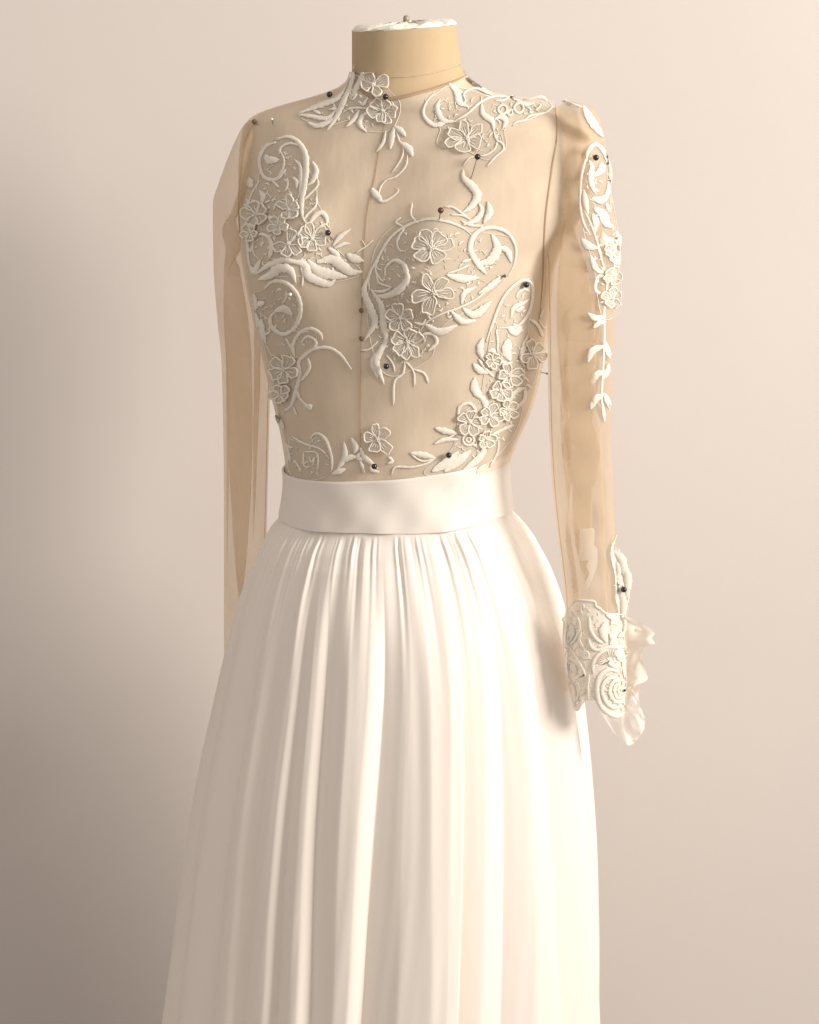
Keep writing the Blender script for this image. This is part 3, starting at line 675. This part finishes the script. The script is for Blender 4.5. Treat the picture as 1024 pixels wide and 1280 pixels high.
# --- lace along the waistband, left
G = applique(395, 570, BV, 'ivory lace band of curls and small leaves just above waistband, left end')
oG, sG = (340, 490), 3.2
sheet(BV, [(362, 548), (385, 555), (400, 542), (412, 555), (415, 588), (390, 600), (362, 590)], 'net_ground', 'net', G)
strokes(G, BV, oG, sG, [
 ('c', 2.2, [(80, 175), (130, 205), (190, 225), (220, 250)]), ('c', 2.6, [(150, 190), (180, 165), (215, 190), (240, 260), (240, 312)]), ('c', 1.8, [(128, 238), (182, 245), (186, 308)]), ('c', 1.8, [(130, 238), (130, 290), (152, 302)]), ('c', 1.8, [(150, 255), (160, 280), (172, 262), (165, 295)]),
 ('c', 2.4, [(60, 200), (76, 282)]), ('l', 5, [(290, 200), (292, 260), (262, 312)]), ('l', 5, [(318, 182), (336, 220), (330, 248)]), ('l', 5.4, [(345, 258), (300, 265), (268, 292)]), ('l', 5, [(240, 328), (296, 308)]), ('l', 3, [(15, 92), (30, 120), (44, 135)]), ('c', 2, [(90, 270), (110, 300), (120, 320)])])
H = applique(473, 550, BV, 'ivory lace flower with five petals above waistband at centre front')
flower(H, BV, 473, 549, [(258, 1.15, .36, .6), (318, 1.05, .42, .1), (45, 1.2, .40, .2), (115, 1.0, .44, .1), (195, 1.05, .42, .1)], 19, vein=3)
strokes(H, BV, oG, sG, [('l', 4.4, [(355, 222), (370, 260), (425, 305)]), ('l', 3, [(352, 268), (372, 325)]), ('l', 4, [(355, 240), (345, 262), (375, 275)]), ('c', 3, [(465, 258), (482, 275), (462, 286)]), ('l', 3.4, [(395, 290), (400, 312), (430, 320)])])

# --- lace down the right side to the waistband
I = applique(630, 470, BV, 'broad ivory lace with dense flowers running down the right ribs to waistband')
oI, sI = (570, 330), 6.4
sheet(BV, [(612, 425), (620, 390), (638, 362), (655, 350), (666, 352), (664, 385), (660, 415), (672, 440), (668, 475), (655, 500), (648, 530), (630, 560), (600, 585), (560, 596), (530, 590), (565, 560), (575, 520), (598, 500), (605, 470)], 'net_ground', 'petal_net', I)
strokes(I, BV, oG, sG, [
 ('c', 2.2, [(478, 332), (495, 300), (560, 300), (620, 285), (652, 265)]), ('l', 5.4, [(552, 243), (600, 250), (655, 264)]), ('c', 2, [(552, 245), (600, 276), (652, 264)]), ('l', 8, [(638, 318), (700, 280), (745, 238)]), ('l', 8, [(688, 318), (750, 270), (795, 233)]),
 ('l', 6, [(755, 322), (830, 260), (862, 198)]), ('l', 4, [(815, 325), (852, 288)]), ('l', 5.4, [(652, 143), (690, 155), (745, 166)]), ('l', 4, [(648, 207), (690, 190), (745, 190)]), ('c', 2, [(742, 160), (702, 186)]), ('c', 3, [(745, 110), (750, 60), (790, 45), (822, 82)]), ('l', 5.4, [(828, 8), (850, 40), (862, 82)]), ('c', 3, [(878, 172), (920, 150), (965, 130)]),
 ('l', 5, [(800, 210), (840, 215), (880, 190)]), ('c', 2.2, [(870, 300), (900, 240), (905, 190)])])
rings(I, BV, oG, sG, [(785, 190, 22, 2.4), (785, 190, 9, 2)])
strokes(I, BV, oI, sI, [
 ('c', 3, [(240, 622), (290, 480), (360, 300), (440, 190), (530, 130), (600, 150), (610, 240), (590, 360), (540, 450), (470, 500), (330, 512)]), ('l', 2.6, [(480, 240), (540, 200), (592, 222)]), ('l', 4, [(436, 432), (460, 350), (540, 310), (582, 278)]), ('l', 4, [(480, 382), (545, 338)]),
 ('l', 7, [(408, 508), (470, 542), (525, 498)]), ('l', 8.5, [(420, 596), (400, 690), (432, 775)]), ('l', 6, [(215, 588), (190, 680), (222, 775)]), ('l', 6, [(135, 795), (190, 850), (255, 872)]), ('c', 3, [(180, 760), (230, 830), (300, 902)]), ('l', 7.4, [(150, 905), (150, 1000), (212, 1085)]),
 ('c', 3, [(290, 960), (270, 1030), (292, 1062)]), ('l', 5, [(218, 1085), (240, 1140), (282, 1185)]), ('c', 2.4, [(320, 520), (332, 620), (330, 702)]), ('c', 3.4, [(588, 440), (650, 490), (690, 582)]),
 ('c', 2, [(658, 440), (690, 500), (722, 512)]), ('c', 2, [(692, 360), (668, 440)]), ('c', 4.6, [(552, 990), (490, 1010), (430, 1080), (402, 1180), (400, 1270)]), ('c', 3.6, [(552, 990), (542, 1080), (490, 1140), (450, 1152)]), ('l', 4, [(572, 568), (542, 650), (520, 760), (552, 832)]), ('c', 2.4, [(550, 830), (530, 880), (582, 942)]),
 ('l', 4, [(340, 760), (400, 800), (450, 780)]), ('l', 4, [(250, 700), (290, 690), (310, 730)])])
flower(I, BV, 636, 469, P5(-30, .2), 16, vein=2)
flower(I, BV, 625, 488, P5(20, .2), 15, vein=2)
flower(I, BV, 665, 443, [(250, 1.2, .36, .3), (310, 1, .42, 0), (20, 1, .42, 0), (90, 1.1, .44, 0), (160, 1, .4, 0)], 18, vein=2, back=560)
flower(I, BV, 615, 450, P5(10), 10, vein=1)
flower(I, BV, 587, 527, P5(-80, .1), 16, vein=2)
flower(I, BV, 612, 519, P5(0, .2), 15, vein=2)
flower(I, BV, 634, 512, P5(30, .2), 13, vein=2)
flower(I, BV, 607, 548, P5(50, .2), 12, vein=2)

# --- lace on the right sleeve
J = applique(752, 300, BV_SR, 'long ivory lace vine of paired leaves down the outer right sleeve')
oJ, sJ = (700, 120), 6.1; oK, sK = (640, 110), 3.05
sheet(BV_SR, [(735, 190), (742, 181), (752, 186), (762, 215), (764, 240), (770, 275), (775, 310), (776, 350), (776, 385), (764, 398), (752, 395), (745, 360), (742, 330), (732, 300), (726, 260), (727, 225)], 'net_ground', 'sleeve_net', J, back=725)
strokes(J, BV_SR, oJ, sJ, [
 ('c', 4.4, [(200, 500), (210, 430), (260, 370), (320, 410), (370, 520), (382, 620), (360, 740), (320, 800), (220, 785)]), ('c', 2.8, [(210, 440), (170, 570), (155, 700), (155, 850), (180, 970), (232, 1062)]), ('l', 5, [(220, 488), (240, 540), (232, 600), (240, 680), (275, 755)]), ('l', 6.4, [(315, 505), (312, 560), (255, 615)]), ('l', 6.4, [(235, 778), (310, 792), (365, 748)]),
 ('l', 5.4, [(182, 715), (190, 800), (212, 905)]), ('c', 2.2, [(180, 860), (230, 970), (280, 1110), (322, 1270)]), ('l', 6, [(245, 895), (272, 970), (262, 1045)]), ('l', 8, [(255, 848), (320, 900), (350, 970), (405, 1002)]), ('c', 3.4, [(350, 820), (372, 872)]), ('l', 7, [(162, 1085), (210, 1140), (285, 1162)]), ('l', 6, [(318, 1035), (340, 1090), (405, 1112)]), ('l', 7, [(298, 1142), (360, 1110), (435, 1110)]), ('l', 6, [(420, 1025), (442, 1090), (440, 1185)]), ('l', 6, [(378, 1165), (392, 1230), (442, 1292)])], back=725)
strokes(J, BV_SR, oK, sK, [
 ('c', 2.2, [(322, 600), (350, 690), (360, 760), (350, 850), (350, 960), (345, 1080), (340, 1180), (350, 1262)]), ('l', 5, [(298, 635), (320, 690), (355, 707)]), ('c', 3.4, [(348, 790), (318, 770), (325, 722), (350, 715)]), ('l', 5, [(372, 580), (400, 620), (405, 690)]), ('l', 5.4, [(288, 858), (320, 878), (355, 868)]), ('l', 4.4, [(308, 915), (332, 895), (358, 890)]),
 ('l', 6, [(288, 1045), (308, 1000), (355, 982)]), ('l', 5, [(348, 958), (362, 1000), (372, 1035)]), ('l', 6, [(298, 1135), (318, 1095), (352, 1078)]), ('l', 4.4, [(368, 1050), (360, 1085), (345, 1110)]), ('l', 6, [(298, 1225), (318, 1185), (348, 1168)]), ('l', 5.4, [(348, 1162), (366, 1200), (371, 1228)]), ('l', 3, [(342, 1195), (352, 1275)])], back=725)
for (x, y, r) in ((764, 312, 11), (765, 345, 13), (764, 373, 14)): flower(J, BV_SR, x, y, P5(random.uniform(0, 70), .1), r, vein=2, back=725)

# --- stiff lace tab on the shoulder
Kt = applique(738, 150, BV_SR, 'small stiff ivory lace leaf standing off the right shoulder point')
strokes(Kt, BV_SR, oJ, sJ, [('l', 7, [(172, 72), (220, 165), (270, 240), (335, 318)]), ('c', 2, [(10, 40), (60, 48), (120, 70), (178, 90)])], back=725)
rings(Kt, BV_SR, oJ, sJ, [(68, 62, 10, 2), (38, 40, 8, 2)], back=725)

# --- cuff
oC, sC = (690, 740), 6.4
C = applique(742, 820, BV_SR, 'ivory lace cuff with big spiral rose at the end of the right sleeve', 'lace_cuff')
sheet(BV_SR, [(718, 752), (735, 750), (746, 756), (752, 768), (775, 768), (782, 790), (783, 830), (782, 880), (775, 893), (760, 893), (748, 880), (738, 870), (722, 886), (714, 870), (709, 830), (704, 805), (706, 770)], 'net_ground', 'cuff_net', C, back=740)
strokes(C, BV_SR, oC, sC, base=0.0012, wk=0.8, items=[
 ('c', 2, [(175, 92), (190, 65), (260, 65), (340, 75), (350, 110), (380, 130), (430, 170), (500, 180), (560, 180)]), ('c', 2.4, [(110, 190), (92, 215), (110, 250), (100, 330), (96, 420)]), ('l', 6, [(150, 245), (158, 320), (128, 415)]), ('c', 2.4, [(205, 185), (225, 280), (190, 380), (138, 422)]), ('c', 3, [(300, 195), (305, 290), (350, 370), (412, 412)]),
 ('l', 6, [(425, 235), (408, 320), (432, 405)]), ('c', 3.4, [(548, 188), (582, 240), (570, 320), (522, 362)]), ('l', 4.4, [(425, 182), (485, 210), (465, 265)]), ('l', 5, [(458, 330), (485, 380), (458, 425)]), ('c', 2.4, [(85, 420), (150, 450), (200, 530), (250, 620), (272, 682)]), ('c', 2.4, [(242, 318), (222, 380), (252, 445)]), ('c', 3, [(295, 368), (310, 430), (360, 462), (440, 440), (520, 440), (575, 440)]),
 ('c', 3, [(330, 642), (330, 570), (370, 500), (445, 448)]), ('l', 9, [(495, 475), (542, 500), (540, 560)]), ('c', 4, [(530, 640), (450, 620), (380, 680), (360, 780), (380, 890), (440, 960), (520, 990), (585, 955)]), ('c', 3.4, [(545, 690), (450, 690), (400, 770), (420, 860), (480, 920), (565, 910)]), ('c', 3.2, [(555, 705), (485, 720), (460, 800), (500, 870), (572, 880)]), ('c', 2.4, [(545, 720), (495, 760), (510, 840), (560, 850)]),
 ('c', 2.4, [(120, 680), (180, 760), (190, 850), (170, 905)]), ('c', 2, [(200, 700), (222, 780), (200, 882)]), ('l', 5, [(128, 555), (160, 590), (205, 655)]), ('l', 4, [(168, 880), (205, 925), (252, 868)]), ('c', 2, [(120, 480), (110, 580), (130, 680)]), ('c', 2, [(300, 660), (290, 760), (295, 865)]), ('l', 4, [(440, 560), (500, 590), (530, 560)]), ('c', 2, [(575, 450), (560, 560), (575, 690)])], back=740)
rings(C, BV_SR, oC, sC, [(268, 502, 28, 2.4), (268, 502, 12, 2), (130, 580, 16, 2.2), (500, 575, 20, 2.2), (548, 790, 24, 2)], back=740)
for k in range(22):                      # bars worked between the turns of the spiral rose
    a = math.radians(60 + k * 13); r0 = 62 if k % 2 else 100; r1 = r0 + 42
    V, F, U = ribbon(BV_SR, [(oC[0] + (540 + r*math.cos(a))/sC, oC[1] + (805 + r*1.05*math.sin(a))/sC) for r in (r0, (r0+r1)/2, r1)], 'c', 0.6, 0.0008, 0.0014, back=740); obj('bar', V, F, 'thread', C, U)
for k in range(16):
    a = math.radians(185 + k * 10); r0, r1 = 60, 110
    V, F, U = ribbon(BV_SR, [(oC[0] + (470 + r*math.cos(a))/sC, oC[1] + (575 + r*math.sin(a))/sC) for r in (r0, (r0+r1)/2, r1)], 'c', 0.55, 0.0008, 0.0014, back=740); obj('bar', V, F, 'thread', C, U)
# crumpled organza frill and tulle tail at the cuff
def frill(name, left, right, m, parent, Y0, amp, nu=70, nv=30, seed=1):
    rg = np.random.RandomState(seed); Lp = catmull(left, 3); Rp = catmull(right, 3); V = []
    f = [rg.uniform(2, 5) for _ in range(3)]; ph = [rg.rand()*6 for _ in range(3)]
    for i in range(nu):
        u = i/(nu-1); a = Lp[int(u*(len(Lp)-1))]; b = Rp[int(u*(len(Rp)-1))]
        for j in range(nv):
            v = j/(nv-1); p = a + (b - a) * v
            y = Y0 - 0.01*v + amp*v*(math.sin(u*f[0]*6.28 + v*2 + ph[0]) + .6*math.sin(u*f[1]*6.28 - v*4 + ph[1]) + .4*math.sin(v*9 + u*5 + ph[2]))
            V.append(at(oC[0] + p[0]/sC, oC[1] + p[1]/sC, y))
    return obj(name, V, grid_faces(nu, nv, False), m, parent)
frill('frill', [(540, 190), (560, 300), (560, 420), (560, 540), (570, 650), (560, 760), (540, 860)], [(600, 195), (720, 255), (818, 325), (800, 370), (828, 420), (745, 430), (722, 540), (768, 690), (705, 740), (700, 790), (640, 860)], 'organza', C, -0.098, 0.007, seed=2)
frill('frill', [(530, 230), (560, 420), (570, 640), (575, 800)], [(620, 230), (740, 330), (700, 480), (720, 640), (690, 800)], 'organza', C, -0.086, 0.006, seed=5)
frill('tulle_tail', [(385, 960), (440, 985), (520, 995), (580, 930), (590, 780)], [(500, 1130), (590, 1215), (640, 1220), (720, 1130), (748, 1040), (700, 880), (690, 780)], 'tail', C, -0.096, 0.006, seed=8)
frill('tulle_tail', [(540, 960), (590, 880), (600, 780)], [(600, 1215), (700, 1140), (740, 1050), (690, 900), (650, 780)], 'tail', C, -0.106, 0.006, nu=30, seed=11)
# pale double layer inside the wrist
oP, sP = (690, 640), 7.31
pt = sheet(BV_SR, [(oP[0]+x/sP, oP[1]+y/sP) for x, y in [(256, 150), (320, 152), (385, 155), (386, 300), (412, 330), (412, 480), (375, 600), (330, 700), (308, 640), (342, 560), (315, 500), (330, 440), (250, 440), (252, 300)]], 'wrist_lining', 'petal_net', sl, back=740)

# --- lace trim standing off the wrist
Wt = applique(774, 720, BV_SR, 'narrow white lace trim standing off the outer wrist above the cuff', 'lace_trim')
sheet(BV_SR, [(766, 690), (772, 686), (780, 696), (785, 715), (786, 745), (784, 768), (774, 768), (770, 745), (768, 715)], 'net_ground', 'cuff_net', Wt, back=740)
strokes(Wt, BV_SR, oP, sP, [
 ('c', 2.6, [(592, 208), (545, 330), (545, 430), (575, 560), (585, 700), (585, 800), (602, 872)]), ('l', 7, [(565, 355), (640, 440), (662, 600)]), ('l', 7, [(598, 515), (625, 700), (662, 860)]), ('l', 7, [(645, 470), (692, 600), (680, 790)]), ('l', 6.4, [(640, 715), (655, 850), (640, 960)]), ('l', 5, [(590, 450), (610, 520), (600, 600)]), ('c', 2.6, [(660, 560), (700, 680), (690, 840)])], back=740)

# ------------------------------------------------------------------ pins
def ball(c, r, n=14, m=9, sq=1.0):
    V = [c + Vector((0, 0, r))]; F = []
    for i in range(1, m):
        a = math.pi*i/m
        for k in range(n): V.append(c + Vector((math.sin(a)*math.cos(2*math.pi*k/n), math.sin(a)*math.sin(2*math.pi*k/n), math.cos(a)*sq)) * r)
    V.append(c - Vector((0, 0, r)))
    for k in range(n): F.append((0, 1 + k, 1 + (k+1) % n)); F.append((len(V)-1, len(V)-2-k, len(V)-2-(k+1) % n))
    return V, F + grid_faces(m-1, n, True, 1)
def pin(hx, hy, tx, ty, bv, label, m='pin_dark', r=0.0032, out=0.007, back=None):
    h, n = hit(bv, tx, ty, back); h2, _ = hit(bv, hx, hy, back)
    head = h2 - ray(hx, hy) * out
    o = thing('pin', h, label, 'pin', 'dressmaking pins')
    V, F = ball(head, r); obj('head', V, F, m, o)
    tip = h - n * 0.002
    V, F = tube_pts([head, head + (tip - head) * .5, tip], [.00055, .0005, .0003], 6); obj('shaft', V, F, 'steel', o)
    return o
pin(412, 118, 415, 127, BV, 'dark round-headed pin standing up on the left shoulder slope beside the collar lace')
pin(482, 121, 485, 127, BV, 'dark pin between the two collar flowers left of the neck')
pin(318, 152, 325, 158, BV, 'brown pin at the left shoulder point', 'stud', 0.0028)
pin(340, 149, 346, 180, BV, 'pale pin with long shaft above the ring of the left bust lace', 'pin_pearl', 0.0015, 0.004)
pin(597, 196, 587, 227, BV, 'dark pin slanting below the collar flower on right chest', out=0.012)
pin(551, 263, 548, 279, BV, 'reddish brown pin at the top arc of the right bust lace', 'pin_red', out=0.010)
pin(410, 291, 418, 303, BV, 'dark pin in the flower cluster of the left bust lace')
pin(658, 356, 654, 352, BV, 'dark pin at the top loop of the right rib lace')
pin(745, 197, 742, 193, BV_SR, 'dark pin in the top loop of the sleeve lace')
pin(631, 345, 626, 347, BV, 'tiny brown pin at the leaf tip right of the bust lace', 'stud', 0.0018, 0.004)
pin(483, 458, 480, 455, BV, 'dark pin in the leaf tail at the foot of the right bust lace')
pin(468, 583, 466, 579, BV, 'dark pin below the centre flower just above waistband')
pin(561, 569, 564, 566, BV, 'dark pin in the leaf cluster just above waistband, right of centre')
pin(780, 737, 777, 729, BV_SR, 'dark pin in the white trim at the outer wrist', back=740, out=0.006)
pin(781, 863, 778, 867, BV_SR, 'tiny dark pin head at the right rim of the cuff spiral', 'pin_dark', 0.0014, 0.004, 740)
pin(761, 827, 744, 836, BV_SR, 'headless-looking steel pin lying across the cuff above the spiral', 'steel', 0.0009, 0.004, 740)
pin(730, 844, 718, 850, BV_SR, 'steel pin with tiny dark head lying across the left cuff edge', 'pin_dark', 0.0011, 0.004, 740)
pin(684, 467, 666, 463, BV, 'thin pin sticking out sideways from the lace flower at right ribs', 'steel', 0.0013, 0.003)
pin(363, 368, 362, 367, BV, 'tiny white pearl-headed pin inside the round scroll on left ribs', 'pin_pearl', 0.0019, 0.004)
for y in (388, 423):
    h, n = hit(BV, 452, y); V, F = blob(h + n*0.001, n, 0.0026, 0.6, 12); obj('snap_stud', V, F, 'stud', bodice)
